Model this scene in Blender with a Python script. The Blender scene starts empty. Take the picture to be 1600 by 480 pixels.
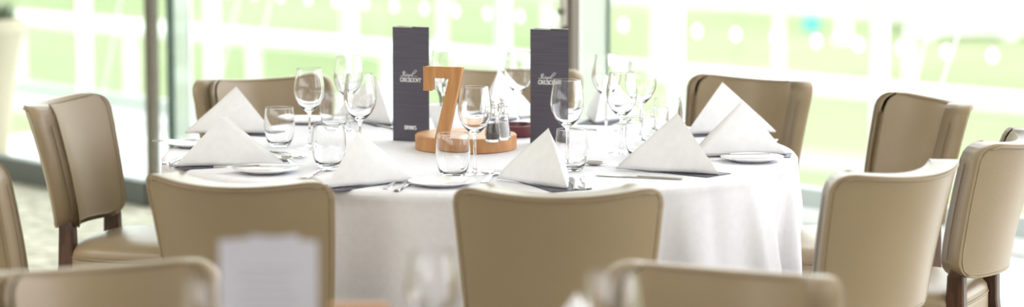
import bpy, bmesh, math, random
from mathutils import Vector, Matrix
random.seed(7)
sc = bpy.context.scene
COL = sc.collection
PI = math.pi

# ------------------------------------------------------------------ camera
F_PX, PITCH, CAM_Z = 4400.0, math.radians(6.95), 1.65
cam_d = bpy.data.cameras.new('camera')
cam_d.sensor_width = 36.0
cam_d.lens = 36.0 * F_PX / 1600.0
cam_d.clip_end = 400
cam_d.dof.use_dof = True
cam_d.dof.focus_distance = 7.15
cam_d.dof.aperture_fstop = 2.0
cam = bpy.data.objects.new('camera', cam_d)
COL.objects.link(cam)
cam.location = (0, 0, CAM_Z)
cam.rotation_euler = (PI / 2 - PITCH, 0, 0)
sc.camera = cam

# ------------------------------------------------------------------ look and light
sc.view_settings.view_transform = 'Standard'
sc.view_settings.look = 'None'
sc.view_settings.gamma = 1.0
sc.view_settings.use_curve_mapping = False
sc.view_settings.exposure = 0.84
sc.cycles.use_denoising = True
sc.cycles.max_bounces = 14
sc.cycles.transmission_bounces = 12
sc.cycles.transparent_max_bounces = 24
sc.cycles.sample_clamp_indirect = 6.0

WORLD_STRENGTH = 2.5
world = bpy.data.worlds.new('world')
sc.world = world
world.use_nodes = True
bg = world.node_tree.nodes['Background']
bg.inputs['Color'].default_value = (0.955, 0.965, 1.0, 1)
bg.inputs['Strength'].default_value = WORLD_STRENGTH

# glazed wall: direction along it (GD) and outward normal (GN)
GD = Vector((0.658, -0.753, 0)).normalized()
GN = Vector((0.753, 0.658, 0)).normalized()
Q_IN = GN.dot(Vector((-1.51, 11.7, 0)))      # inner door line
Q_OUT = GN.dot(Vector((1.126, 11.34, 0)))    # outer glazing line
GROUND_Z = -2.1


def W(s, q, z=0.0):
    """s metres along the glazed wall, q metres outward from the camera's foot"""
    return GD * s + GN * q + Vector((0, 0, z))


def ceiling_fill(s, q, power, sx=2.4, sy=2.4):  # unseen area light added under the ceiling as fill for the room
    l = bpy.data.lights.new('ceiling_fill', 'AREA')
    l.shape = 'RECTANGLE'; l.size = sx; l.size_y = sy
    l.energy = power; l.color = (1.0, 0.95, 0.90)
    o = bpy.data.objects.new('ceiling_fill', l)
    o.location = W(s, q, 3.12)
    o.rotation_euler = (0, 0, math.atan2(GD.y, GD.x))
    COL.objects.link(o)


FILL_POWER = 19
for (ls, lq, k) in ((-7.5, 1.6, 2.4), (-3.0, 3.2, 1.0), (-7.5, -2.6, 2.4), (-1.0, -2.2, 0.6), (3.5, 0.2, 0.3)):
    ceiling_fill(ls, lq, FILL_POWER * k)


def G(u, v, h):
    """point at height h where the photograph shows pixel (u, v)"""
    fw = Vector((0, math.cos(PITCH), -math.sin(PITCH)))
    up = Vector((0, math.sin(PITCH), math.cos(PITCH)))
    d = fw * F_PX + Vector((1, 0, 0)) * (u - 800) + up * (240 - v)
    k = (h - CAM_Z) / d.z
    return Vector((0, 0, CAM_Z)) + d * k


# ------------------------------------------------------------------ materials
def new_mat(name):
    m = bpy.data.materials.new(name); m.use_nodes = True
    return m, m.node_tree, m.node_tree.nodes['Principled BSDF']


def plain(name, col, rough=0.5, metal=0.0, spec=0.5):
    m, t, b = new_mat(name)
    b.inputs['Base Color'].default_value = (*col, 1)
    b.inputs['Roughness'].default_value = rough
    b.inputs['Metallic'].default_value = metal
    b.inputs['Specular IOR Level'].default_value = spec
    return m


def noisy(name, c1, c2, scale, rough=0.5, bump=0.0, bscale=None, spec=0.5, stretch=None, detail=4):
    m, t, b = new_mat(name)
    N = t.nodes; L = t.links
    tc = N.new('ShaderNodeTexCoord'); mp = N.new('ShaderNodeMapping')
    L.new(tc.outputs['Object'], mp.inputs[0])
    if stretch: mp.inputs['Scale'].default_value = stretch
    nz = N.new('ShaderNodeTexNoise'); nz.inputs['Scale'].default_value = scale; nz.inputs['Detail'].default_value = detail
    L.new(mp.outputs[0], nz.inputs['Vector'])
    cr = N.new('ShaderNodeValToRGB')
    cr.color_ramp.elements[0].position = 0.35; cr.color_ramp.elements[0].color = (*c1, 1)
    cr.color_ramp.elements[1].position = 0.65; cr.color_ramp.elements[1].color = (*c2, 1)
    L.new(nz.outputs[0], cr.inputs[0]); L.new(cr.outputs[0], b.inputs['Base Color'])
    b.inputs['Roughness'].default_value = rough
    b.inputs['Specular IOR Level'].default_value = spec
    if bump:
        n2 = N.new('ShaderNodeTexNoise'); n2.inputs['Scale'].default_value = bscale or scale * 3
        L.new(mp.outputs[0], n2.inputs['Vector'])
        bp = N.new('ShaderNodeBump'); bp.inputs['Strength'].default_value = bump; bp.inputs['Distance'].default_value = 0.002
        L.new(n2.outputs[0], bp.inputs['Height']); L.new(bp.outputs[0], b.inputs['Normal'])
    return m


def glass_solid(name, tint=(1, 1, 1), ior=1.45):
    m, t, b = new_mat(name)
    b.inputs['Base Color'].default_value = (*tint, 1)
    b.inputs['Roughness'].default_value = 0.0
    b.inputs['Transmission Weight'].default_value = 1.0
    b.inputs['IOR'].default_value = ior
    return m


def pane_glass(name, tint=(0.96, 0.99, 0.97), strength=1.0, reflection_haze=0.0):
    m, t, b = new_mat(name); N = t.nodes; L = t.links
    N.remove(b)
    out = [n for n in N if n.type == 'OUTPUT_MATERIAL'][0]
    tr = N.new('ShaderNodeBsdfTransparent'); tr.inputs[0].default_value = (*tint, 1)
    gl = N.new('ShaderNodeBsdfGlossy'); gl.inputs['Roughness'].default_value = 0.0
    lw = N.new('ShaderNodeLayerWeight'); lw.inputs['Blend'].default_value = 0.5
    pw = N.new('ShaderNodeMath'); pw.operation = 'POWER'; pw.inputs[1].default_value = 5.0
    L.new(lw.outputs['Facing'], pw.inputs[0])
    fr = N.new('ShaderNodeMath'); fr.operation = 'MULTIPLY_ADD'; fr.inputs[1].default_value = 0.9; fr.inputs[2].default_value = 0.035
    L.new(pw.outputs[0], fr.inputs[0])
    mx = N.new('ShaderNodeMixShader')
    L.new(fr.outputs[0], mx.inputs[0]); L.new(tr.outputs[0], mx.inputs[1]); L.new(gl.outputs[0], mx.inputs[2])
    last = mx
    if reflection_haze:
        df = N.new('ShaderNodeBsdfTranslucent'); df.inputs[0].default_value = (0.95, 0.97, 0.95, 1)
        m2 = N.new('ShaderNodeMixShader'); m2.inputs[0].default_value = reflection_haze
        L.new(mx.outputs[0], m2.inputs[1]); L.new(df.outputs[0], m2.inputs[2]); last = m2
    L.new(last.outputs[0], out.inputs[0])
    return m


def wood(name, c1, c2, rough=0.4, scale=6.0, stretch=(1, 1, 8)):
    m, t, b = new_mat(name); N = t.nodes; L = t.links
    tc = N.new('ShaderNodeTexCoord'); mp = N.new('ShaderNodeMapping'); mp.inputs['Scale'].default_value = stretch
    L.new(tc.outputs['Object'], mp.inputs[0])
    wv = N.new('ShaderNodeTexWave'); wv.inputs['Scale'].default_value = scale; wv.inputs['Distortion'].default_value = 5
    wv.inputs['Detail'].default_value = 3; wv.inputs['Detail Scale'].default_value = 1.5
    L.new(mp.outputs[0], wv.inputs['Vector'])
    cr = N.new('ShaderNodeValToRGB')
    cr.color_ramp.elements[0].color = (*c1, 1); cr.color_ramp.elements[1].color = (*c2, 1)
    L.new(wv.outputs[0], cr.inputs[0]); L.new(cr.outputs[0], b.inputs['Base Color'])
    b.inputs['Roughness'].default_value = rough
    return m


M = {}
M['leather'] = noisy('taupe_leather', (0.285, 0.214, 0.128), (0.305, 0.228, 0.138), 5, 0.30, 0.25, 420, 0.5)
M['seam'] = plain('leather_piping', (0.25, 0.185, 0.11), 0.45)
M['stitch'] = plain('stitch_thread', (0.16, 0.12, 0.08), 0.8)
M['walnut'] = wood('dark_walnut', (0.045, 0.018, 0.009), (0.10, 0.042, 0.022), 0.38, 9, (6, 6, 1))
M['oak'] = noisy('honey_oak', (0.44, 0.20, 0.07), (0.60, 0.31, 0.13), 22, 0.45, 0, None, 0.4, (1.0, 1.0, 0.35), 5)
M['oak_top'] = noisy('honey_oak_number', (0.46, 0.21, 0.07), (0.58, 0.30, 0.12), 20, 0.45, 0, None, 0.4, (3, 3, 0.4), 5)
M['cloth'] = noisy('white_linen', (0.78, 0.78, 0.83), (0.81, 0.81, 0.86), 60, 0.85, 0.06, 900, 0.2)
M['napkin'] = noisy('napkin_linen', (0.80, 0.80, 0.82), (0.84, 0.84, 0.86), 40, 0.9, 0.06, 1200, 0.15)
M['china'] = plain('white_china', (0.85, 0.85, 0.86), 0.08, 0, 0.6)
M['steel'] = plain('polished_steel', (0.72, 0.70, 0.72), 0.12, 1.0)
M['chrome'] = plain('chrome', (0.80, 0.80, 0.82), 0.08, 1.0)
M['card'] = noisy('charcoal_card', (0.070, 0.065, 0.090), (0.098, 0.092, 0.12), 3, 0.5, 0, None, 0.4, (1, 1, 90))
M['card_edge'] = plain('card_white_edge', (0.8, 0.8, 0.82), 0.6)
M['print'] = plain('white_print', (0.85, 0.85, 0.87), 0.6)
M['glass'] = glass_solid('drinking_glass')
M['pane'] = pane_glass('window_glass')
M['pane_leaf'] = pane_glass('door_leaf_glass', (0.80, 0.86, 0.82), 1.0, 0.55)  # pale tint and translucent mix stand in for the grazing reflection
M['frame_taupe'] = plain('taupe_frame', (0.17, 0.145, 0.115), 0.45)
M['frame_green'] = plain('dark_green_seal', (0.035, 0.075, 0.065), 0.5)
M['frame_grey'] = plain('grey_threshold', (0.13, 0.145, 0.14), 0.45)
M['white_metal'] = plain('white_powder_coat', (0.80, 0.81, 0.80), 0.4)
M['sill_grey'] = plain('grey_sill', (0.42, 0.46, 0.44), 0.4)
M['deck'] = noisy('pale_balcony_paving', (0.70, 0.70, 0.69), (0.76, 0.76, 0.75), 3, 0.5)
M['carpet'] = noisy('mottled_carpet', (0.40, 0.37, 0.29), (0.74, 0.72, 0.62), 14, 0.95, 0.5, 200, 0.1, None, 6)
M['wall'] = plain('cream_wall', (0.72, 0.68, 0.60), 0.7)
M['ceiling'] = plain('white_ceiling', (0.8, 0.8, 0.78), 0.8)
M['grass'] = noisy('racecourse_grass', (0.185, 0.225, 0.105), (0.235, 0.265, 0.15), 0.25, 0.9, 0, None, 0.1)
M['path'] = plain('pinkish_path', (0.25, 0.22, 0.20), 0.9)
M['pot'] = plain('cream_planter', (0.50, 0.43, 0.32), 0.5)
M['foliage'] = noisy('foliage', (0.03, 0.05, 0.02), (0.07, 0.11, 0.04), 20, 0.6)
M['stem'] = plain('flower_stem', (0.12, 0.30, 0.06), 0.6)
M['petal'] = plain('white_petal', (0.85, 0.86, 0.84), 0.6)
M['faint'] = plain('faint_print', (0.50, 0.49, 0.56), 0.7)
M['lavender'] = plain('lavender_white_paper', (0.62, 0.61, 0.68), 0.7)
M['soil'] = plain('soil', (0.05, 0.035, 0.025), 0.9)
M['pepper'] = noisy('peppercorns', (0.015, 0.012, 0.012), (0.16, 0.13, 0.11), 260, 0.6)
M['salt'] = plain('sea_salt', (0.85, 0.85, 0.85), 0.7)
M['maroon'] = plain('maroon_glaze', (0.14, 0.028, 0.035), 0.25)
M['turquoise'] = plain('turquoise_plastic', (0.05, 0.55, 0.50), 0.5)
M['dot'] = None
m, t, b = new_mat('frosted_dot'); N = t.nodes; N.remove(b)
out = [n for n in N if n.type == 'OUTPUT_MATERIAL'][0]
tl = N.new('ShaderNodeBsdfTranslucent'); tl.inputs[0].default_value = (0.90, 0.92, 0.94, 1)
ta = N.new('ShaderNodeBsdfTransparent'); mx = N.new('ShaderNodeMixShader'); mx.inputs[0].default_value = 0.7
t.links.new(ta.outputs[0], mx.inputs[1]); t.links.new(tl.outputs[0], mx.inputs[2]); t.links.new(mx.outputs[0], out.inputs[0])
M['dot'] = m


# ------------------------------------------------------------------ mesh helpers
def obj(name, bm, mat, parent=None, smooth=False, auto=None):
    me = bpy.data.meshes.new(name)
    bmesh.ops.recalc_face_normals(bm, faces=bm.faces[:])
    bm.to_mesh(me); bm.free()
    me.materials.append(mat)
    if smooth:
        for p in me.polygons: p.use_smooth = True
        if auto is not None:
            me.set_sharp_from_angle(angle=math.radians(auto))
    o = bpy.data.objects.new(name, me); COL.objects.link(o)
    if parent: o.parent = parent
    return o


def tag(o, label, cat, group=None, kind=None):
    o['label'] = label; o['category'] = cat
    if group: o['group'] = group
    if kind: o['kind'] = kind
    return o


def struct(o, label=None):
    o['kind'] = 'structure'
    if label: o['label'] = label
    return o


def thing(name, loc=(0, 0, 0), rz=0.0):
    e = bpy.data.objects.new(name, None); COL.objects.link(e)
    e.empty_display_size = 0.05
    e.location = loc; e.rotation_euler = (0, 0, rz)
    return e


def copy_tree(o, parent=None):
    c = o.copy(); COL.objects.link(c)
    if parent: c.parent = parent
    for ch in list(o.children): copy_tree(ch, c)
    return c


def box(bm, c, s, rot=None):
    """box centred at c with full sizes s"""
    mt = Matrix.Translation(c)
    if rot is not None: mt = mt @ rot
    mt = mt @ Matrix.Diagonal((*s, 1))
    return bmesh.ops.create_cube(bm, size=1.0, matrix=mt)['verts']


def bevel_all(bm, w, seg=2, angle=30):
    bm.normal_update()
    es = [e for e in bm.edges if len(e.link_faces) == 2 and e.calc_face_angle(0) > math.radians(angle)]
    bmesh.ops.bevel(bm, geom=es, offset=w, segments=seg, affect='EDGES', profile=0.5, clamp_overlap=True)


def lathe(bm, prof, n=32, c=(0, 0, 0), close=False):
    c = Vector(c)
    rings = []
    for (r, z) in prof:
        if r < 1e-6:
            rings.append([bm.verts.new(c + Vector((0, 0, z)))])
        else:
            rings.append([bm.verts.new(c + Vector((r * math.cos(2 * PI * i / n), r * math.sin(2 * PI * i / n), z))) for i in range(n)])
    for a, b_ in zip(rings[:-1], rings[1:]):
        for i in range(n):
            j = (i + 1) % n
            if len(a) == 1 and len(b_) == 1: continue
            if len(a) == 1: bm.faces.new((a[0], b_[i], b_[j]))
            elif len(b_) == 1: bm.faces.new((a[i], a[j], b_[0]))
            else: bm.faces.new((a[i], a[j], b_[j], b_[i]))


def tube(bm, pts, r, n=6, closed=False):
    pts = [Vector(p) for p in pts]
    rs = r if isinstance(r, (list, tuple)) else [r] * len(pts)
    rings = []
    m_ = len(pts)
    for i, p in enumerate(pts):
        if closed: tdir = pts[(i + 1) % m_] - pts[i - 1]
        else: tdir = pts[min(i + 1, m_ - 1)] - pts[max(i - 1, 0)]
        tdir.normalize()
        ref = Vector((0, 0, 1)) if abs(tdir.z) < 0.9 else Vector((1, 0, 0))
        a = tdir.cross(ref).normalized(); b_ = tdir.cross(a).normalized()
        rings.append([bm.verts.new(p + (a * math.cos(2 * PI * k / n) + b_ * math.sin(2 * PI * k / n)) * rs[i]) for k in range(n)])
    pairs = list(zip(rings[:-1], rings[1:]))
    if closed: pairs.append((rings[-1], rings[0]))
    for a, b_ in pairs:
        # rings may twist: match the closest start
        off = min(range(n), key=lambda k: (a[0].co - b_[k].co).length)
        for k in range(n):
            bm.faces.new((a[k], a[(k + 1) % n], b_[(k + 1 + off) % n], b_[(k + off) % n]))
    if not closed:
        bm.faces.new(rings[0]); bm.faces.new(rings[-1])


def prism(bm, pts2, z0, z1):
    """extrude a polygon in XY from z0 to z1"""
    lo = [bm.verts.new((x, y, z0)) for x, y in pts2]; hi = [bm.verts.new((x, y, z1)) for x, y in pts2]
    bm.faces.new(lo); bm.faces.new(hi)
    n = len(lo)
    for i in range(n): bm.faces.new((lo[i], lo[(i + 1) % n], hi[(i + 1) % n], hi[i]))


def taper_leg(bm, p0, p1, a0, a1):
    vs = []
    for p, a in ((p0, a0), (p1, a1)):
        for sx, sy in ((-1, -1), (1, -1), (1, 1), (-1, 1)):
            vs.append(bm.verts.new((p[0] + sx * a / 2, p[1] + sy * a / 2, p[2])))
    bm.faces.new(vs[:4]); bm.faces.new(vs[4:])
    for i in range(4): bm.faces.new((vs[i], vs[(i + 1) % 4], vs[4 + (i + 1) % 4], vs[4 + i]))


def slab(name, s0, s1, q0, q1, z0, z1, mat, parent=None):
    """box aligned with the glazed wall"""
    bm = bmesh.new()
    pts = [W(s0, q0), W(s1, q0), W(s1, q1), W(s0, q1)]
    prism(bm, [(p.x, p.y) for p in pts], z0, z1)
    return obj(name, bm, mat, parent)


# ------------------------------------------------------------------ the room shell
S_MIN, S_MAX = -12.5, 7.0
Q_BACK = -6.0
CEIL = 3.2
struct(slab('floor', S_MIN, S_MAX, Q_BACK, Q_IN + 0.05, -0.12, 0.0, M['carpet']), 'mottled grey and cream carpet floor')
struct(slab('ceiling', S_MIN, S_MAX, Q_BACK, Q_IN + 0.25, CEIL, CEIL + 0.15, M['ceiling']))
struct(slab('wall_back', S_MIN, S_MAX, Q_BACK - 0.15, Q_BACK, -0.12, 1.7, M['wall']))
struct(slab('wall_back_upper', S_MIN, S_MAX, Q_BACK - 0.15, Q_BACK, 2.7, CEIL, M['wall'])).name = 'wall_back'
for k in range(8):  # piers across an unseen opening added to let light in from behind
    s0 = S_MIN + (S_MAX - S_MIN) * k / 7
    struct(slab('wall_back', s0 - 0.25, s0 + 0.25, Q_BACK - 0.15, Q_BACK, 1.7, 2.7, M['wall']))
struct(slab('wall_left', S_MIN - 0.15, S_MIN, Q_BACK - 0.15, Q_IN + 0.05, -0.12, CEIL, M['wall']))
struct(slab('wall_right', S_MAX, S_MAX + 0.15, Q_BACK - 0.15, Q_IN + 0.05, -0.12, CEIL, M['wall']))
struct(slab('floor_balcony', S_MIN, S_MAX, Q_IN + 0.05, Q_OUT + 0.12, -0.14, -0.005, M['deck']), 'pale paved balcony floor beyond the glass doors')

bm = bmesh.new()
bmesh.ops.create_grid(bm, x_segments=2, y_segments=2, size=200, matrix=Matrix.Translation((0, 150, GROUND_Z)))
struct(obj('ground', bm, M['grass']), 'bright green racecourse grass outside the windows')


def s_of_px(u, q):
    """distance along the glazed wall at which pixel column u meets the line q"""
    t_ = (u - 800) / (F_PX * math.cos(PITCH))     # close enough: x / y at the horizon row
    t_ = (u - 800) / F_PX
    y = q / (GN.y + GN.x * t_)
    return GD.dot(Vector((t_ * y, y, 0)))


# outer glazing: bays between white mullions
mull = [s_of_px(u, Q_OUT) for u in (130, 330, 545, 785, 1055, 1375)]
step = (mull[-1] - mull[0]) / 5
mull = [mull[0] - step * 2, mull[0] - step] + mull + [mull[-1] + step, mull[-1] + 2 * step]
for i, s in enumerate(mull):
    bm = bmesh.new()
    pts = [W(s - 0.024, Q_OUT - 0.035), W(s + 0.024, Q_OUT - 0.035), W(s + 0.024, Q_OUT + 0.04), W(s - 0.024, Q_OUT + 0.04)]
    prism(bm, [(p.x, p.y) for p in pts], -0.005, 2.55)
    bevel_all(bm, 0.004, 1)
    struct(obj('trim_%d' % (i + 1), bm, M['white_metal']), 'white mullion of the outer balcony glazing')
dot0 = s_of_px(976, Q_OUT); dstep = (s_of_px(1555, Q_OUT) - dot0) / 9
for i in range(len(mull) - 1):
    a, b_ = mull[i] + 0.024, mull[i + 1] - 0.024
    w = struct(slab('window_%d' % (i + 1), a, b_, Q_OUT - 0.004, Q_OUT + 0.004, 0.14, 2.47, M['pane']), 'clear outer balcony window with a row of frosted dots')
    slab('window_frame', a, b_, Q_OUT - 0.025, Q_OUT + 0.025, 0.06, 0.14, M['sill_grey'], w)
    slab('window_sill', a, b_, Q_OUT - 0.06, Q_OUT + 0.06, 0.0, 0.06, M['white_metal'], w)
    slab('window_frame', a, b_, Q_OUT - 0.025, Q_OUT + 0.025, 2.47, 2.55, M['white_metal'], w)
    bm = bmesh.new()
    n = 0
    k = math.ceil((a + 0.03 - dot0) / dstep)
    while dot0 + k * dstep < b_ - 0.03:
        cpt = W(dot0 + k * dstep, Q_OUT - 0.006, 0.735)
        ring = [bm.verts.new(cpt + GD * (0.032 * math.cos(2 * PI * j / 20)) + Vector((0, 0, 0.032 * math.sin(2 * PI * j / 20)))) for j in range(20)]
        bm.faces.new(ring); k += 1; n += 1
    if n:
        o = obj('dot_markings', bm, M['dot'], w); o['label'] = 'row of round frosted safety dots on the glass'

# inner doors: tall left pane with its taupe post and dark bottom rail
sL = s_of_px(236, Q_IN); sR = s_of_px(892, Q_IN)
dl = struct(slab('door_1', S_MIN, sL - 0.031, Q_IN - 0.004, Q_IN + 0.004, 0.10, 3.1, M['pane']), 'tall glass door panel at the edge of the carpet')
slab('door_frame', S_MIN, sL - 0.031, Q_IN - 0.03, Q_IN + 0.03, 0.0, 0.105, M['frame_grey'], dl)
slab('door_frame', S_MIN, sL + 0.05, Q_IN - 0.03, Q_IN + 0.03, 3.1, CEIL, M['frame_grey'], dl)
bm = bmesh.new()
pts = [W(sL - 0.03, Q_IN - 0.02), W(sL + 0.025, Q_IN - 0.02), W(sL + 0.025, Q_IN + 0.02), W(sL - 0.03, Q_IN + 0.02)]
prism(bm, [(p.x, p.y) for p in pts], 0.0, 3.2); bevel_all(bm, 0.004, 1)
struct(obj('trim_20', bm, M['frame_taupe']), 'taupe door post')
st = slab('threshold', sL + 0.05, S_MAX, Q_IN - 0.03, Q_IN + 0.045, -0.001, 0.008, M['frame_grey']); st.name = 'trim_21'; struct(st)
st = slab('head', sL + 0.05, S_MAX, Q_IN - 0.03, Q_IN + 0.045, 3.1, 3.2, M['frame_taupe']); st.name = 'trim_22'; struct(st)


def leaf(name, p0, p1, near_mat, far_mat, label, wn=0.03, wf=0.04, tn=0.03, tf=0.02):
    """a folded-back glass door leaf from p0 to p1 (floor points)"""
    p0 = Vector((*p0, 0)); p1 = Vector((*p1, 0)); d = (p1 - p0); Lh = d.length; d.normalize(); nn = Vector((d.y, -d.x, 0))

    def b2(nm, a, b_, th, z0, z1, mat, par=None):
        bm = bmesh.new()
        q = [p0 + d * a - nn * th / 2, p0 + d * b_ - nn * th / 2, p0 + d * b_ + nn * th / 2, p0 + d * a + nn * th / 2]
        prism(bm, [(p.x, p.y) for p in q], z0, z1)
        return obj(nm, bm, mat, par)
    root = struct(b2(name, wn, Lh - wf, 0.012, 0.10, 3.02, M['pane_leaf']), label)
    b2('door_stile', 0, wn, tn, 0.02, 3.08, near_mat, root)
    b2('door_stile', Lh - wf, Lh, tf, 0.02, 3.08, far_mat, root)
    b2('door_rail', wn, Lh - wf, 0.04, 0.02, 0.10, M['frame_grey'], root)
    b2('door_rail', wn, Lh - wf, 0.04, 3.02, 3.08, M['frame_grey'], root)
    return root


# left leaf, folded back on the balcony beside the post
def leaf_px(name, u0, q0, u1, dy, *a, **k):
    t0 = (u0 - 800) / F_PX; y0 = q0 / (GN.y + GN.x * t0)
    t1 = (u1 - 800) / F_PX; y1 = y0 + dy
    return leaf(name, (t0 * y0, y0), (t1 * y1, y1), *a, **k)


leaf_px('door_2', 264, Q_IN + 0.06, 295, 0.45, M['frame_green'], M['white_metal'], 'glass door leaf folded back beside the taupe post')
leaf_px('door_3', 904, Q_IN + 0.06, 950, 0.50, M['white_metal'], M['frame_green'], 'glass door leaf folded back behind the taupe post with the lock', 0.02, 0.04, 0.012, 0.02)
bm = bmesh.new()
pts = [W(sR - 0.025, Q_IN - 0.022), W(sR + 0.028, Q_IN - 0.022), W(sR + 0.028, Q_IN + 0.02), W(sR - 0.025, Q_IN + 0.02)]
prism(bm, [(p.x, p.y) for p in pts], 0.008, 3.1); bevel_all(bm, 0.004, 1)
post = struct(obj('trim_23', bm, M['frame_taupe']), 'taupe door stile with a lock plate')
bm = bmesh.new()
c = W(sR - 0.003, Q_IN - 0.029, 0.99)
box(bm, c, (0.030, 0.012, 0.16), Matrix.Rotation(math.atan2(GD.y, GD.x), 4, 'Z')); bevel_all(bm, 0.006, 2)
obj('lock_plate', bm, M['chrome'], post)
bm = bmesh.new()
lathe(bm, [(0, 0), (0.012, 0), (0.012, 0.02), (0, 0.02)], 16)
bmesh.ops.transform(bm, matrix=Matrix.Translation(c + Vector((0, 0, -0.03))) @ Matrix.Rotation(math.atan2(-GN.y, -GN.x), 4, 'Z') @ Matrix.Rotation(PI / 2, 4, 'Y'), verts=bm.verts)
obj('lock_cylinder', bm, M['frame_taupe'], post)
# pale glass post to the left of the lock stile
bm = bmesh.new()
pts = [W(sR - 0.046, Q_IN - 0.01), W(sR - 0.026, Q_IN - 0.01), W(sR - 0.026, Q_IN + 0.012), W(sR - 0.046, Q_IN + 0.012)]
prism(bm, [(p.x, p.y) for p in pts], 0.008, 3.1)
struct(obj('trim_24', bm, M['white_metal']), 'white edge strip of the door')
dm = struct(slab('door_4', sL + 0.03, sR - 0.047, Q_IN - 0.004, Q_IN + 0.004, 0.008, 3.1, M['pane']), 'clear glass door between the two taupe posts')

# guy cables outside the glazing
for (ub, vb, ut, vt) in ((160, 140, 190, -10), (345, 112, 374, -10), (398, 112, 424, -10), (655, 112, 712, -10), (1416, 128, 1442, -10), (1434, 128, 1462, -10), (1470, 142, 1520, -10)):
    q = Q_OUT + 0.30
    tb = (ub - 800) / F_PX
    y = q / (GN.y + GN.x * tb)
    zb = CAM_Z - y * math.tan(PITCH + math.atan((vb - 240) / F_PX))
    zt = CAM_Z - y * math.tan(PITCH + math.atan((vt - 240) / F_PX))
    xb = tb * y; xt = (ut - 800) / F_PX * y
    kx = (xt - xb) / (zt - zb)
    p_lo = Vector((xb - kx * (zb + 0.13), y, -0.13)); p_hi = Vector((xb + kx * (2.5 - zb), y, 2.5))
    bm = bmesh.new(); tube(bm, [p_lo, p_hi], 0.006, 8)
    t_ = struct(obj('trim_%d' % (30 + ub), bm, M['white_metal']), 'thin white guy cable outside the balcony glazing')
struct(slab('balcony_edge', S_MIN, S_MAX, Q_OUT + 0.12, Q_OUT + 0.55, -0.25, -0.10, M['deck'])).name = 'trim_10'

# racecourse rails on the grass
def rail(name, pa, pb, z, r, posts, label, post_r=0.06):
    root = thing(name, (pa.x, pa.y, GROUND_Z))
    base = Vector((pa.x, pa.y, GROUND_Z))
    bm = bmesh.new(); tube(bm, [pa + Vector((0, 0, z)) - base, pb + Vector((0, 0, z)) - base], r, 12)
    obj('top_rail', bm, M['white_metal'], root, True, 40)
    for k in range(posts):
        p = pa.lerp(pb, (k + 0.5) / posts)
        bm = bmesh.new(); tube(bm, [Vector((p.x, p.y, GROUND_Z)) - base, Vector((p.x, p.y, z - r * 0.3)) - base], post_r, 10)
        obj('post', bm, M['white_metal'], root, True, 40)
    tag(root, label, 'rail')


rdir = (Vector((4.5, 24.9, 0)) - Vector((-6.45, 35.5, 0))).normalized()
ra = Vector((-6.45, 35.5, 0)) - rdir * 3; rb = Vector((4.5, 24.9, 0)) + rdir * 2
rail('running_rail', ra, rb, -0.95, 0.10, 9, 'long white running rail on posts crossing the grass behind the windows', 0.075)
p2 = G(1160, 6, -0.95); p2.z = 0
rail('running_rail', p2 - rdir * 9, p2 + rdir * 6, -0.95, 0.12, 7, 'second white running rail further out along the top edge of the view', 0.06)
# pale path across the grass
pp = G(1290, 255, GROUND_Z)
bm = bmesh.new()
a = pp - rdir * 9; b_ = pp + rdir * 9; nn = Vector((-rdir.y, rdir.x, 0))
pts = [(a + nn * -.7), (b_ + nn * -.7), (b_ + nn * .7), (a + nn * .7)]
prism(bm, [(p.x, p.y) for p in pts], GROUND_Z, GROUND_Z + 0.02)
struct(obj('ground_path', bm, M['path']), 'pinkish path beside the grass')

# white barrier with greenery, turquoise bin, white marker
pb = G(1428, 60, GROUND_Z)
root = thing('white_barrier', pb)
bm = bmesh.new(); box(bm, (1.6, 0.25, 0.36), (3.2, 0.5, 0.6)); bevel_all(bm, 0.04, 2); obj('barrier_panel', bm, M['white_metal'], root)
for k in range(3):
    bm = bmesh.new(); box(bm, (0.25 + 1.35 * k, 0.25, 0.04), (0.2, 0.6, 0.08)); obj('foot', bm, M['white_metal'], root)
tag(root, 'low white barrier standing on the grass at the upper right', 'barrier')
bm = bmesh.new()
for k in range(120):
    c = Vector((random.gauss(0.3, 0.3), 1.4 + random.gauss(0, 0.15), abs(random.gauss(0.5, 0.3)) + 0.05))
    rr = Matrix.Rotation(random.random() * 6, 4, 'Z') @ Matrix.Rotation(random.random() * 3, 4, 'X')
    vs = [bm.verts.new(c + rr @ Vector(v_)) for v_ in ((-.1, 0, 0), (0, -.05, 0), (.12, 0, .02), (0, .05, 0))]
    bm.faces.new(vs)
o = obj('shrub', bm, M['foliage']); o.location = pb
tag(o, 'small dark green shrub behind the white barrier', 'shrub')
bm = bmesh.new(); lathe(bm, [(0, 0), (0.12, 0), (0.16, 0.42), (0.17, 0.42), (0.17, 0.47), (0.02, 0.52), (0, 0.52)], 20)
o = obj('litter_bin', bm, M['turquoise'], None, True, 40); o.location = G(1268, 48, GROUND_Z)
tag(o, 'small turquoise bin standing on the grass', 'bin')
bm = bmesh.new(); box(bm, (0, 0, 0.3), (0.2, 0.06, 0.6)); box(bm, (0, 0, 0.03), (0.28, 0.3, 0.06)); bevel_all(bm, 0.01, 1)
o = obj('course_marker', bm, M['white_metal']); o.location = G(1318, 66, GROUND_Z)
tag(o, 'short white marker board on the grass beside the turquoise bin', 'marker')

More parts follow.
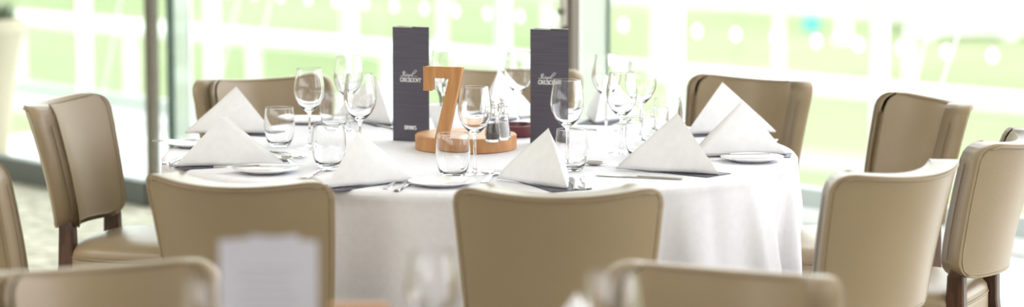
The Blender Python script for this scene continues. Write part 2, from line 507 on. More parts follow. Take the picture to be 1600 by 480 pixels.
# planter on the balcony
ty = 13.5; px = (-22 - 800) / F_PX * ty
root = thing('tall_planter', (px, ty, -0.005))
bm = bmesh.new()
lathe(bm, [(0, 0), (0.085, 0), (0.09, 0.01), (0.125, 0.3), (0.165, 0.58), (0.185, 0.60), (0.188, 0.65), (0.18, 0.665), (0.168, 0.665), (0.165, 0.62), (0, 0.62)], 40)
obj('pot', bm, M['pot'], root, True, 40)
bm = bmesh.new()
for k in range(90):
    an = random.random() * 2 * PI; rr = random.random() ** 0.5 * 0.13
    base = Vector((rr * math.cos(an), rr * math.sin(an), 0.615)); tip = base + Vector((math.cos(an) * 0.05, math.sin(an) * 0.05, 0.07 + random.random() * 0.10))
    sd = Vector((-math.sin(an), math.cos(an), 0)) * 0.012
    vs = [bm.verts.new(base), bm.verts.new(base.lerp(tip, .5) + sd), bm.verts.new(tip), bm.verts.new(base.lerp(tip, .5) - sd)]
    bm.faces.new(vs)
obj('foliage', bm, M['foliage'], root)
tag(root, 'tall tapering cream planter with dark leaves on the balcony', 'planter')

# ------------------------------------------------------------------ dining chairs
BZ0, BZ1 = 0.515, 0.86


def make_chair():
    root = thing('dining_chair')
    # backrest: curved, tapering, leaning upholstered panel
    H = BZ1 - BZ0
    def hw(v):
        w = 0.180 + 0.030 * v
        for dz, r in ((H * (1 - v), 0.045), (H * v, 0.05)):
            if dz < r: w -= r - math.sqrt(max(r * r - (r - dz) ** 2, 0))
        return w
    T = 0.066
    def P(u, v, side, inset=0.0, off=0.0):
        x = u * (hw(v) - inset)
        sag = 0.098
        y = -0.245 + sag * (x / 0.225) ** 2 - 0.085 * v ** 1.3
        nx, ny = -2 * sag * x / 0.225 ** 2, 1.0
        l = math.hypot(nx, ny); nx /= l; ny /= l
        tt = T / 2 + off
        # top edge crowned a touch
        z = BZ0 + H * v - 0.017 * v * v * (1 - min(1, (x / 0.2) ** 2))
        s_ = 1 if side == 0 else -1
        return Vector((x + s_ * nx * tt, y + s_ * ny * tt, z))
    us = [-1 + 2 * i / 24 for i in range(25)]
    vs_ = [0, .012, .035, .07, .12, .2, .3, .4, .5, .6, .7, .8, .87, .92, .955, .98, .993, 1]
    bm = bmesh.new()
    g = [[[bm.verts.new(P(u, v, s)) for u in us] for v in vs_] for s in (0, 1)]
    nu, nv = len(us), len(vs_)
    for s in (0, 1):
        for j in range(nv - 1):
            for i in range(nu - 1):
                bm.faces.new((g[s][j][i], g[s][j][i + 1], g[s][j + 1][i + 1], g[s][j + 1][i]))
    per = [(0, i) for i in range(nu)] + [(j, nu - 1) for j in range(1, nv)] + [(nv - 1, i) for i in range(nu - 2, -1, -1)] + [(j, 0) for j in range(nv - 2, 0, -1)]
    for k in range(len(per)):
        a, b_ = per[k], per[(k + 1) % len(per)]
        bm.faces.new((g[0][a[0]][a[1]], g[0][b_[0]][b_[1]], g[1][b_[0]][b_[1]], g[1][a[0]][a[1]]))
    bm.normal_update()
    es = [e for e in bm.edges if len(e.link_faces) == 2 and e.calc_face_angle(0) > math.radians(60)]
    bmesh.ops.bevel(bm, geom=es, offset=0.013, segments=4, affect='EDGES', profile=0.5, clamp_overlap=True)
    br = obj('backrest', bm, M['leather'], root, True)
    # piping round front and rear faces
    bm = bmesh.new()
    for s in (0, 1):
        loop = [P(us[i], vs_[j], s, 0.009, -0.0015) + Vector((0, 0, (0.009 if vs_[j] < .03 else (-0.009 if vs_[j] > .97 else 0)))) for (j, i) in per]
        tube(bm, loop, 0.0034, 6, True)
    obj('piping', bm, M['seam'], br, True)
    # stitching down each wing edge
    for sx in (-1, 1):
        bm = bmesh.new()
        n = 46
        for k in range(n):
            v = 0.14 + 0.70 * k / n
            a = (P(sx, v, 0) + P(sx, v, 1)) / 2; c1 = (P(sx, v + 0.009, 0) + P(sx, v + 0.009, 1)) / 2
            dd = (P(sx, v, 0) - P(sx, v, 1)).normalized() * 0.012
            out_ = Vector((sx * 0.8, 0.5, 0)).normalized() * 0.0006
            tube(bm, [a + dd + out_, c1 + dd + out_], 0.0011, 4)
        obj('stitching', bm, M['stitch'], br)
    # seat cushion
    def outline(sc_, n=56):
        pts = []
        for k in range(n):
            an = 2 * PI * k / n
            ca, sa = math.cos(an), math.sin(an)
            e = 0.52
            x = math.copysign(abs(ca) ** e, ca); y = math.copysign(abs(sa) ** e, sa)
            wx = 0.228 + 0.012 * y
            pts.append((x * wx * sc_, 0.012 + y * 0.222 * sc_))
        return pts
    bm = bmesh.new()
    layers = [(0.93, 0.385), (0.985, 0.39), (1.0, 0.40), (1.0, 0.435), (0.985, 0.441), (0.995, 0.447), (0.985, 0.458), (0.94, 0.471), (0.85, 0.481), (0.65, 0.490), (0.35, 0.495)]
    rings = [[bm.verts.new((x, y, z)) for x, y in outline(s)] for s, z in layers]
    n = len(rings[0])
    for a, b_ in zip(rings[:-1], rings[1:]):
        for i in range(n): bm.faces.new((a[i], a[(i + 1) % n], b_[(i + 1) % n], b_[i]))
    bm.faces.new(rings[0])
    top = bm.verts.new((0, 0.012, 0.496))
    for i in range(n): bm.faces.new((rings[-1][i], rings[-1][(i + 1) % n], top))
    seat = obj('seat', bm, M['leather'], root, True)
    bm = bmesh.new(); tube(bm, [(x, y, 0.441) for x, y in outline(0.992)], 0.0035, 6, True)
    obj('piping', bm, M['seam'], seat, True)
    bm = bmesh.new()
    box(bm, (0, 0.012, 0.365), (0.40, 0.385, 0.045)); bevel_all(bm, 0.006, 1)
    obj('seat_frame', bm, M['walnut'], root)
    for sx in (-1, 1):
        bm = bmesh.new(); taper_leg(bm, (sx * 0.185, 0.175, 0), (sx * 0.185, 0.18, 0.39), 0.026, 0.042); bevel_all(bm, 0.003, 1)
        obj('leg', bm, M['walnut'], root)
        bm = bmesh.new()
        # rear leg: splays back at the floor and rises into the backrest
        prof = [(-0.275, 0, 0.028), (-0.225, 0.22, 0.034), (-0.197, 0.42, 0.038), (-0.197, 0.52, 0.034), (-0.200, 0.56, 0.020)]
        rg = []
        for (y, z, a) in prof:
            xx = sx * 0.158
            rg.append([bm.verts.new((xx + p * a / 2, y + q * a * 0.62, z)) for p, q in ((-1, -1), (1, -1), (1, 1), (-1, 1))])
        for a, b_ in zip(rg[:-1], rg[1:]):
            for i in range(4): bm.faces.new((a[i], a[(i + 1) % 4], b_[(i + 1) % 4], b_[i]))
        bm.faces.new(rg[0]); bm.faces.new(rg[-1]); bevel_all(bm, 0.004, 1)
        obj('leg', bm, M['walnut'], root)
    return root


TC = Vector((-0.085, 7.44, 0)); TR = 0.835; TZ = 0.75
FC = Vector((-0.10, 3.62, 0))           # near table
# back-top centre x, y, facing x, facing y, label
CHAIRS = [
    (-1.272, 7.78, 0.97, -0.25, 'taupe leather chair seen side-on left of the table, its seat and brown legs showing'),
    (-0.76, 8.44, 0.42, -0.90, 'taupe leather chair behind the far left napkins, facing the camera'),
    (0.0, 8.70, -0.10, -1.0, 'taupe leather chair at the far side, half hidden behind the wooden number and menus'),
    (0.735, 8.44, -0.62, -0.78, 'taupe leather chair behind the two napkins at the right end of the table'),
    (1.188, 7.83, -0.93, -0.38, 'taupe leather chair by the window, behind the two chairs at the right'),
    (1.245, 6.89, -0.91, 0.41, 'taupe leather chair at the right edge seen from behind, above its brown rear legs'),
    (0.888, 6.27, -0.70, 0.71, 'taupe leather chair with its broad back turned, nearest the right end of the tablecloth'),
    (0.098, 5.92, 0.02, 1.0, 'taupe leather chair seen squarely from behind before the middle of the table'),
    (-0.61, 6.08, 0.33, 0.94, 'taupe leather chair seen from behind, directly behind the blurred white card'),
    (-1.32, 6.5, 0.86, 0.50, 'taupe leather chair cut off by the left edge, only its side visible'),
    (-0.74, 4.90, 0.42, -0.90, 'blurred taupe leather chair across the lower left corner at the near table'),
    (0.38, 4.87, -0.45, -0.90, 'blurred taupe leather chair along the bottom edge, with a pale lit rim'),
]
proto = make_chair()
dents = []
for i, (x, y, fx, fy, lab) in enumerate(CHAIRS):
    c = proto if i == 0 else copy_tree(proto)
    f = Vector((fx, fy, 0)).normalized()
    org = Vector((x, y, 0)) + f * 0.30
    c.location = org
    c.rotation_euler = (0, 0, math.atan2(f.y, f.x) - PI / 2)
    tag(c, lab, 'chair', 'taupe dining chairs')
    dents.append((org, f))


# ------------------------------------------------------------------ tablecloths
def cloth(name, C, R, seed, label, zb=0.012):
    rnd = random.Random(seed)
    root_bm = bmesh.new()
    nth = 360
    comps = [(rnd.choice((9, 11, 13, 14, 17, 19, 23)), rnd.random() * 6.28, rnd.uniform(0.5, 1)) for _ in range(5)]
    tot = sum(c[2] for c in comps)
    pleats = [(rnd.random() * 6.2832, rnd.uniform(0.035, 0.075), rnd.uniform(0.5, 1.0)) for _ in range(26)]
    def r_at(th, z):
        t_ = max(0.0, (TZ - z) / TZ)
        wv = sum(a * math.sin(n * th + p) for n, p, a in comps) / tot
        wv = wv + 0.35 * abs(wv)
        pl = 0.0
        for a0, wd, am in pleats:
            dd = (th - a0 - (0.10 * t_ if wd > 0.055 else 0) + PI) % (2 * PI) - PI
            if abs(dd) < 4 * wd: pl += am * math.exp(-(dd / wd) ** 2)
        wv = wv * 0.6 + min(pl, 1.4) * 0.8 - 0.35
        amp = 0.10 * min(1, t_ * 2.6 + 0.02) ** 1.1
        r = R + 0.004 + 0.018 * t_ + amp * wv * (0.5 if wv > 0 else 1.5)
        # pushed in by the seats drawn up to the table
        if z < 0.62:
            w = min(1, (0.62 - z) / 0.10); w = w * w * (3 - 2 * w)
            dirv = Vector((math.cos(th), math.sin(th), 0))
            for org, f in dents:
                front = org + f * 0.27            # just beyond the seat's front edge
                side = Vector((f.y, -f.x, 0))
                den = dirv.dot(-f)
                if den < 0.3: continue
                rr = (front - C).dot(-f) / den
                hit = C + dirv * rr
                lat = abs((hit - front).dot(side))
                if lat < 0.36 and rr < r and rr > 0.35:
                    k = 1 if lat < 0.26 else (0.36 - lat) / 0.10
                    r = r + (rr - r) * w * k * k * (3 - 2 * k)
        return r
    zs = [TZ - 0.004, TZ - 0.012, TZ - 0.025, TZ - 0.045, TZ - 0.07] + [TZ - 0.07 - (TZ - 0.07 - zb) * k / 26 for k in range(1, 27)]
    rings = []
    ctr = root_bm.verts.new((C.x, C.y, TZ))
    for fr in (0.15, 0.3, 0.45, 0.6, 0.75, 0.88, 0.96, 0.99):
        rings.append([root_bm.verts.new((C.x + R * fr * math.cos(2 * PI * k / nth), C.y + R * fr * math.sin(2 * PI * k / nth), TZ)) for k in range(nth)])
    for j, z in enumerate(zs):
        ring = []
        for k in range(nth):
            th = 2 * PI * k / nth
            r = r_at(th, z)
            if j == 0: r = R + 0.001
            elif j == 1: r = R + 0.007
            ring.append(root_bm.verts.new((C.x + r * math.cos(th), C.y + r * math.sin(th), z)))
        rings.append(ring)
    for k in range(nth): root_bm.faces.new((ctr, rings[0][k], rings[0][(k + 1) % nth]))
    for a, b_ in zip(rings[:-1], rings[1:]):
        for k in range(nth): root_bm.faces.new((a[k], a[(k + 1) % nth], b_[(k + 1) % nth], b_[k]))
    o = obj(name, root_bm, M['cloth'], None, True)
    tag(o, label, 'tablecloth')
    return o


cloth('tablecloth', TC, TR, 3, 'white floor-length linen cloth covering the round laid table in the middle')
cloth('tablecloth', FC, TR, 9, 'white linen cloth of the near table below the blurred white card')
TOP = TZ + 0.0005


def at(u, v, h=TOP): return G(u, v, h)


# ------------------------------------------------------------------ table number: wooden disc and 7
ctr = at(728, 232)
disc_R = 0.136; disc_H = 0.040
root = thing('table_number', ctr)
bm = bmesh.new(); lathe(bm, [(0, 0), (disc_R - 0.003, 0), (disc_R, 0.003), (disc_R, disc_H - 0.003), (disc_R - 0.003, disc_H), (0, disc_H)], 96)
obj('disc_base', bm, M['oak'], root, True, 40)
# the 7, drawn in x/z then given depth
seven = [(0.0, 0.192), (0.103, 0.192), (0.102, 0.182), (0.061, 0.0), (0.030, 0.0), (0.070, 0.164), (0.023, 0.164), (0.023, 0.130), (0.0, 0.130)]
bm = bmesh.new()
fr = [bm.verts.new((x, -0.015, z)) for x, z in seven]; bk = [bm.verts.new((x, 0.015, z)) for x, z in seven]
bm.faces.new(fr); bm.faces.new(bk)
for i in range(len(fr)): bm.faces.new((fr[i], fr[(i + 1) % len(fr)], bk[(i + 1) % len(fr)], bk[i]))
bevel_all(bm, 0.0012, 1, 20)
s7 = obj('number_seven', bm, M['oak_top'], root)
p7 = G(700, 218, TZ + disc_H) - ctr
s7.location = (p7.x - 0.060, p7.y + 0.01, disc_H)
s7.rotation_euler = (0, 0, math.radians(-14))
tag(root, 'wooden number 7 standing on a round oak disc in the table centre', 'table number')


# grinders on the disc
def grinder(fill, label, u, v, rz):
    p = G(u, v, TZ + disc_H)
    root = thing('grinder', (p.x, p.y, TZ + disc_H + 0.0005), rz)
    bm = bmesh.new()
    lathe(bm, [(0, 0), (0.021, 0), (0.0225, 0.003), (0.021, 0.02), (0.0165, 0.058), (0.015, 0.066), (0.0135, 0.066), (0.015, 0.058), (0.0188, 0.02), (0.019, 0.006), (0, 0.006)], 28)
    obj('glass_body', bm, M['glass'], root, True, 50)
    bm = bmesh.new(); lathe(bm, [(0, 0.0065), (0.0182, 0.0065), (0.018, 0.02), (0.0152, 0.046), (0, 0.048)], 24)
    obj('filling', bm, fill, root, True, 50)
    bm = bmesh.new(); lathe(bm, [(0, 0.0665), (0.016, 0.0665), (0.0165, 0.072), (0.0135, 0.078), (0.011, 0.084), (0.014, 0.089), (0.012, 0.095), (0.005, 0.098), (0.004, 0.101), (0.0075, 0.105), (0.0055, 0.111), (0, 0.113)], 28)
    obj('chrome_cap', bm, M['chrome'], root, True, 50)
    tag(root, label, 'grinder')


grinder(M['pepper'], 'glass pepper grinder with chrome cap standing on the wooden disc', 770, 221, 0)
grinder(M['salt'], 'glass salt grinder with chrome cap behind the pepper grinder', 785, 218, 0.5)

# maroon dish and the small white pot of flowers
p = at(808, 213)
bm = bmesh.new()
lathe(bm, [(0, 0), (0.045, 0), (0.050, 0.004), (0.058, 0.030), (0.060, 0.033), (0.057, 0.034), (0.048, 0.010), (0, 0.008)], 48)
o = obj('small_dish', bm, M['maroon'], None, True, 40); o.location = p
tag(o, 'small maroon dish between the wooden disc and the right menu', 'dish')
p = at(697, 203)
root = thing('flower_pot', p)
bm = bmesh.new(); lathe(bm, [(0, 0), (0.024, 0), (0.032, 0.006), (0.044, 0.035), (0.049, 0.07), (0.0485, 0.072), (0.046, 0.07), (0.041, 0.04), (0, 0.04)], 40)
obj('pot', bm, M['china'], root, True, 40)
bm = bmesh.new()
for k in range(7):
    an = k * 0.9; tp = Vector((0.02 * math.cos(an) - 0.008, 0.02 * math.sin(an), 0.12 + 0.012 * (k % 3)))
    tube(bm, [(0.01 * math.cos(an), 0.01 * math.sin(an), 0.035), tp * 0.7 + Vector((0, 0, 0.01)), tp], 0.0016, 5)
obj('stem', bm, M['stem'], root, True)
bm = bmesh.new()
for k in range(7):
    an = k * 0.9; tp = Vector((0.02 * math.cos(an) - 0.008, 0.02 * math.sin(an), 0.12 + 0.012 * (k % 3)))
    bmesh.ops.create_icosphere(bm, subdivisions=2, radius=0.008, matrix=Matrix.Translation(tp) @ Matrix.Diagonal((1, 1, 1.3, 1)))
obj('blossom', bm, M['petal'], root, True)
tag(root, 'small white pot of green-stemmed flowers behind the wooden 7', 'flower pot')


# ------------------------------------------------------------------ menus standing up
def ribbon(bm, pts, w, y, closed=False):
    """flat pen stroke in the x/z plane at depth y"""
    pts = [Vector((p[0], 0, p[1])) for p in pts]
    L_, R_ = [], []
    n = len(pts)
    for i, p in enumerate(pts):
        d = pts[min(i + 1, n - 1)] - pts[max(i - 1, 0)]
        if d.length < 1e-9: d = Vector((1, 0, 0))
        d.normalize(); nn = Vector((-d.z, 0, d.x))
        ww = w[i] if isinstance(w, (list, tuple)) else w
        L_.append(bm.verts.new((p.x + nn.x * ww / 2, y, p.z + nn.z * ww / 2)))
        R_.append(bm.verts.new((p.x - nn.x * ww / 2, y, p.z - nn.z * ww / 2)))
    for i in range(n - 1):
        bm.faces.new((L_[i], L_[i + 1], R_[i + 1], R_[i]))


def arc(cx, cz, rx, rz, a0, a1, n=12):
    return [(cx + rx * math.cos(math.radians(a0 + (a1 - a0) * k / n)), cz + rz * math.sin(math.radians(a0 + (a1 - a0) * k / n))) for k in range(n + 1)]


GLY = {
    'C': [('s', arc(.5, .5, .42, .48, 45, 315)), ('t', [(.80, .98), (.80, .70)]), ('t', [(.80, .30), (.80, .04)])],
    'R': [('s', [(.18, 0), (.18, 1)]), ('s', [(.18, .96)] + arc(.45, .74, .32, .22, 90, -90) + [(.18, .52)]), ('s', [(.42, .52), (.85, .0)]), ('t', [(.02, .02), (.36, .02)]), ('t', [(.72, .02), (.98, .02)]), ('t', [(.02, .98), (.2, .98)])],
    'E': [('s', [(.2, 0), (.2, 1)]), ('t', [(.05, .97), (.82, .97)]), ('t', [(.05, .03), (.86, .03)]), ('t', [(.2, .52), (.66, .52)]), ('t', [(.82, .99), (.82, .78)]), ('t', [(.86, .02), (.86, .26)])],
    'S': [('s', arc(.5, .73, .30, .24, 40, 270, 12) + arc(.5, .25, .33, .24, 90, -140, 12)), ('t', [(.76, .98), (.76, .74)]), ('t', [(.2, .28), (.2, .02)])],
    'N': [('t', [(.2, 0), (.2, 1)]), ('s', [(.16, 1), (.84, 0)]), ('t', [(.84, 0), (.84, 1)]), ('t', [(.04, .02), (.36, .02)]), ('t', [(.68, .98), (.98, .98)]), ('t', [(.02, .98), (.24, .98)])],
    'T': [('s', [(.5, 0), (.5, 1)]), ('t', [(.04, .97), (.96, .97)]), ('t', [(.3, .02), (.7, .02)]), ('t', [(.05, .98), (.05, .76)]), ('t', [(.95, .98), (.95, .76)])],
    'd': [('s', [(.18, 0), (.18, 1)]), ('s', [(.18, .95), (.45, .95)] + arc(.45, .5, .38, .45, 90, -90) + [(.18, .05)])],
    'r': [('s', [(.18, 0), (.18, 1)]), ('s', [(.18, .94)] + arc(.48, .73, .30, .21, 90, -90) + [(.18, .52)]), ('s', [(.45, .52), (.82, 0)])],
    'i': [('s', [(.5, 0), (.5, 1)])],
    'n': [('s', [(.18, 0), (.18, 1)]), ('s', [(.18, 1), (.82, 0)]), ('s', [(.82, 0), (.82, 1)])],
    'k': [('s', [(.2, 0), (.2, 1)]), ('s', [(.82, 1), (.22, .45)]), ('s', [(.4, .62), (.86, 0)])],
    's': [('s', arc(.5, .73, .30, .22, 40, 270, 12) + arc(.5, .27, .33, .22, 90, -140, 12))],
}


def word(bm, txt, x0, z0, w, h, y, thick, thin, adv=None):
    for i, ch in enumerate(txt):
        a = adv[i] if adv else i
        for kind, pts in GLY[ch]:
            ribbon(bm, [(x0 + (a + p[0]) * w, z0 + p[1] * h) for p in pts], thick if kind == 's' else thin, y)


def royal(bm, x0, z0, s, y):
    """flowing script word above the capitals"""
    def st(pts, w): ribbon(bm, [(x0 + px_ * s, z0 + pz * s) for px_, pz in pts], w * s * 1.5, y)
    st([(.20, 1.9), (.16, 1.2), (.06, .4), (-.05, .0)], .16)                       # R stem
    st([(-.35, 1.2), (-.25, 1.65), (.1, 2.0), (.6, 2.15), (1.05, 1.95), (1.05, 1.5), (.7, 1.15), (.2, 1.05)], .12)
    st([(.3, 1.08), (.55, .7), (.85, .2), (1.15, .0), (1.4, .15)], .15)
    st([(1.75, .85), (1.5, .7), (1.4, .35), (1.55, .05), (1.85, .15), (1.95, .5), (1.8, .85), (2.2, .8)], .12)   # o
    st([(2.2, .85), (2.2, .3), (2.4, .05), (2.7, .35), (2.85, .85)], .12)            # y
    st([(2.85, .85), (2.7, .1), (2.45, -.55), (2.15, -.65)], .12)
    st([(3.5, .8), (3.15, .8), (2.98, .4), (3.1, .08), (3.4, .3), (3.52, .8), (3.48, .25), (3.68, .08)], .12)     # a
    st([(3.68, .08), (3.95, .5), (4.5, 1.4), (5.2, 2.25), (5.9, 2.75), (6.4, 2.7), (6.35, 2.2), (5.6, 1.55), (4.6, .9), (4.1, .35), (4.25, .0), (4.7, .1)], .12)  # l loop
    st([(-.05, .0), (-.8, -.25), (-1.5, -.1), (-1.2, .2), (-.2, .35), (1.2, -.05)], .07)
    st([(4.7, .1), (5.6, .15), (6.9, .05)], .07)


def menu(u, v, h, w, rz, label, drinks, fold):
    p = at(u, v)
    root = thing('menu_card', (p.x, p.y, TOP), rz)
    T = 0.0012
    bm = bmesh.new()
    # front leaf stands at y=0, x from -w/2 to w/2
    box(bm, (0, 0, h / 2), (w, T, h)); bmesh.ops.subdivide_edges(bm, edges=bm.edges[:], cuts=1)
    obj('front_leaf', bm, M['card'], root)
    for sgn, ww in ((1, w * 0.98), (-1, w * 0.96)):
        bm = bmesh.new(); box(bm, (-sgn * ww / 2, 0, h / 2 + 0.001), (ww, T, h + 0.002))
        lf = obj('back_leaf', bm, M['card_edge'] if sgn < 0 else M['card'], root)
        lf.location = (sgn * (w / 2 + 0.0008), 0.0016, 0)
        lf.rotation_euler = (0, 0, -sgn * math.radians(fold))
        if sgn < 0: lf['label'] = 'white inside leaf'
    bm = bmesh.new(); y = -T / 2 - 0.0004
    word(bm, 'CRESCENT', -0.031, h * 0.525, 0.0080, 0.0105, y, 0.0021, 0.0014, [0, 1, 2, 2.95, 3.85, 4.85, 5.8, 6.85])
    royal(bm, -0.0215, h * 0.525 + 0.0150, 0.0062, y)
    if drinks: word(bm, 'drinks', -0.0185, h * 0.105, 0.0066, 0.0105, y, 0.0022, 0.0022, [0, 1, 1.75, 2.5, 3.55, 4.5])
    obj('lettering', bm, M['print'], root)
    tag(root, label, 'menu')


menu(642, 221, 0.312, 0.106, math.radians(-22), 'charcoal standing menu with white lettering reading drinks, left of the wooden 7', True, 12)
menu(858, 226, 0.312, 0.107, math.radians(-18), 'charcoal standing menu with white logo, right of the grinders', False, 12)


# ------------------------------------------------------------------ glasses
def make_wine():
    bm = bmesh.new()
    lathe(bm, [(0, 0), (0.033, 0), (0.0345, 0.0012), (0.02, 0.0035), (0.007, 0.008), (0.0042, 0.016), (0.0036, 0.04), (0.0036, 0.085), (0.0055, 0.096), (0.016, 0.104), (0.029, 0.118), (0.038, 0.136),
               (0.0415, 0.153), (0.0405, 0.172), (0.0365, 0.195), (0.0347, 0.207), (0.0337, 0.2138), (0.0335, 0.2148), (0.0331, 0.2152), (0.0327, 0.2148), (0.0329, 0.2138), (0.0338, 0.207), (0.0356, 0.195), (0.0394, 0.172), (0.0402, 0.153), (0.0367, 0.1375), (0.0278, 0.1205), (0.015, 0.1075), (0, 0.103)], 48)
    return obj('wine_glass', bm, M['glass'], None, True, 60)


def make_tumbler():
    bm = bmesh.new()
    lathe(bm, [(0, 0), (0.022, 0), (0.028, 0.004), (0.0355, 0.02), (0.0405, 0.042), (0.042, 0.06), (0.0405, 0.082), (0.0388, 0.096), (0.0377, 0.1046), (0.0375, 0.1056), (0.0370, 0.1061), (0.0365, 0.1056), (0.0367, 0.1046), (0.0378, 0.096), (0.0395, 0.082), (0.0405, 0.06), (0.039, 0.042), (0.034, 0.021), (0.026, 0.009), (0, 0.0075)], 48)
    return obj('tumbler', bm, M['glass'], None, True, 60)


WINE = [
    (484, 232, 1.0, 'wine glass alone in front of the back left chair, left of the other left glasses'),
    (545, 206, 1.0, 'wine glass at the rear of the left cluster of glasses'),
    (563, 250, 1.04, 'wine glass at the right front of the left cluster of glasses'),
    (693, 196, 1.0, 'wine glass seen through the opening of the wooden 7'),
    (742, 272, 1.02, 'wine glass standing in front of the grinders'),
    (810, 199, 1.0, 'wine glass between the far napkin and the right menu'),
    (886, 260, 1.03, 'wine glass in front of the right menu'),
    (947, 204, 1.0, 'wine glass nearest to the dark green door stile, above the far right napkin'),
    (971, 240, 1.0, 'wine glass at the front of the right cluster of glasses'),
    (1001, 220, 1.02, 'wine glass at the right of the right cluster of glasses'),
]
TUMB = [
    (437, 229, 1.0, 'tumbler between the left napkin and the lone wine glass'),
    (522, 202, 1.0, 'tumbler behind in the left cluster of glasses'),
    (514, 262, 1.05, 'tumbler in front of the left cluster beside the front left napkin'),
    (708, 277, 1.03, 'tumbler in front of the wooden disc'),
    (893, 267, 1.0, 'tumbler beside the front napkin, below the right menu wine glass'),
    (1043, 212, 1.0, 'tumbler just behind the peak of the front right napkin'),
    (1001, 246, 1.0, 'tumbler in the right cluster, left of the front right napkin'),
    (1022, 228, 0.98, 'tumbler low in the right cluster, half hidden by the front right napkin'),
]
NW, NT = make_wine(), make_tumbler()
def put(proto, first, u, v, s, lab, cat, grp, h=TOP):
    o = proto if first else copy_tree(proto)
    o.location = G(u, v, h); o.scale = (s, s, s) if s != 1.0 else (1, 1, 1)
    tag(o, lab, cat, grp)
    return o
for i, (u, v, s, lab) in enumerate(WINE): put(NW, i == 0, u, v, s, lab, 'wine glass', 'wine glasses on the laid table')
for i, (u, v, s, lab) in enumerate(TUMB): put(NT, i == 0, u, v, s, lab, 'tumbler', 'tumblers on the laid table')


# ------------------------------------------------------------------ napkins
def make_napkin(seed, wf=0.085, L=0.255, H=0.137, curl=0.0):
    """standing pyramid fold: ridge runs to the back foot, the front is open"""
    rnd = random.Random(seed)
    bm = bmesh.new()
    def panel(A, F, B, out_, bulge, n=14):
        g = {}
        for i in range(n + 1):
            for j in range(n + 1 - i):
                k = n - i - j
                a, f, b_ = i / n, j / n, k / n
                p = A * a + F * f + B * b_
                e = 27 * a * f * b_
                p = p + out_ * (bulge * (e * 0.6 + 2.2 * f * b_ * (1 - a)))
                p = p + out_ * (0.0016 * math.sin(9 * f + seed) * e)
                # front hem curls
                p = p + out_ * (curl * f * (1 - b_) * 4 * a * f)
                p.z = max(p.z, 0.0)
                g[(i, j)] = bm.verts.new(p)
        for i in range(n):
            for j in range(n - i):
                bm.faces.new((g[(i, j)], g[(i + 1, j)], g[(i, j + 1)]))
                if j < n - i - 1: bm.faces.new((g[(i + 1, j)], g[(i + 1, j + 1)], g[(i, j + 1)]))
        return g
    for layer in (0, 1):
        k = layer
        A = Vector((0, 0.0 - 0.004 * k, H - 0.006 * k))
        B = Vector((0, L / 2 - 0.012 * k, 0))
        for sx in (-1, 1):
            F = Vector((sx * (wf - 0.009 * k), -L / 2 - (0.008 * k), 0))
            out_ = Vector((sx, -0.1, 0.25)).normalized()
            panel(A, F, B, out_, 0.016 - 0.005 * k)
    bmesh.ops.remove_doubles(bm, verts=bm.verts, dist=0.0004)
    o = obj('folded_napkin', bm, M['napkin'], None, True, 50)
    md = o.modifiers.new('solid', 'SOLIDIFY'); md.thickness = 0.0036; md.offset = -1
    # fill the fold bottom so that it rests flat
    return o


# u, v of base centre, yaw correction, width factor, L, H
NAPS = [
    (370, 208, 190, .085, .235, .128, 'white napkin at the left of the table, the rear one of two'),
    (350, 258, 0, .085, .262, .126, 'white napkin at the left of the table, the nearer one of two'),
    (560, 288, -14, .092, .238, .126, 'white napkin between the two front chairs'),
    (857, 288, 8, .088, .235, .134, 'white napkin standing before the right menu'),
    (1058, 268, 0, .085, .262, .145, 'broad white napkin at the front right of the table'),
    (1158, 242, 0, .085, .240, .140, 'white napkin at the right rim, in front of another'),
    (1128, 208, 180, .085, .250, .140, 'white napkin at the right rim, the rear one of two'),
    (779, 187, 165, .085, .24, .145, 'white napkin standing behind the grinders'),
    (945, 188, 190, .085, .24, .13, 'white napkin far side, below the dark green door stile'),
    (588, 190, 180, .085, .24, .13, 'white napkin at the far side, left of the drinks menu'),
]
SET = []
for i, (u, v, dyaw, wf, L, H, lab) in enumerate(NAPS):
    p = at(u, v)
    rin = (TC - Vector((p.x, p.y, 0)))
    yaw = math.atan2(rin.y, rin.x) + PI / 2 + math.radians(dyaw)     # local +y towards the diner
    SET.append((p, yaw))
    bm = bmesh.new()
    box(bm, (0, 0, 0.0010), (0.100, 0.262, 0.0016))
    o = obj('flat_menu_card', bm, M['card']); o.location = (p.x, p.y, TOP); o.rotation_euler = (0, 0, yaw)
    tag(o, 'dark card under the ' + lab.replace('standing ', '').replace('of the table, ', 'end, '), 'menu card', 'dark cards under the napkins')
    n = make_napkin(i * 1.7, wf, L, H, 0.012 if i in (3,) else 0.004)
    n.location = (p.x, p.y, TOP + 0.0040); n.rotation_euler = (0, 0, yaw)
    tag(n, lab, 'napkin', 'folded white napkins')


# ------------------------------------------------------------------ plates
def make_plate(r=0.082):
    bm = bmesh.new()
    k = r / 0.082
    lathe(bm, [(0, 0.002), (0.040 * k, 0.002), (0.042 * k, 0), (0.046 * k, 0), (0.050 * k, 0.003), (0.081 * k, 0.011), (0.082 * k, 0.0125), (0.081 * k, 0.0135), (0.052 * k, 0.0065), (0.045 * k, 0.0050), (0, 0.0045)], 64)
    return obj('side_plate', bm, M['china'], None, True, 50)


PL = make_plate()
PLATES = [
    (690, 290, 'white side plate at the front edge, below the front tumbler'),
    (415, 270, 'white side plate in front of the left napkin with a knife across it'),
    (306, 229, 'white side plate at the far left rim of the table'),
    (1175, 252, 'white side plate at the right rim between the two big napkins'),
    (478, 192, 'white side plate at the far left side behind the lone wine glass'),
]
for i, (u, v, lab) in enumerate(PLATES): put(PL, i == 0, u, v, 1.0, lab, 'plate', 'side plates')


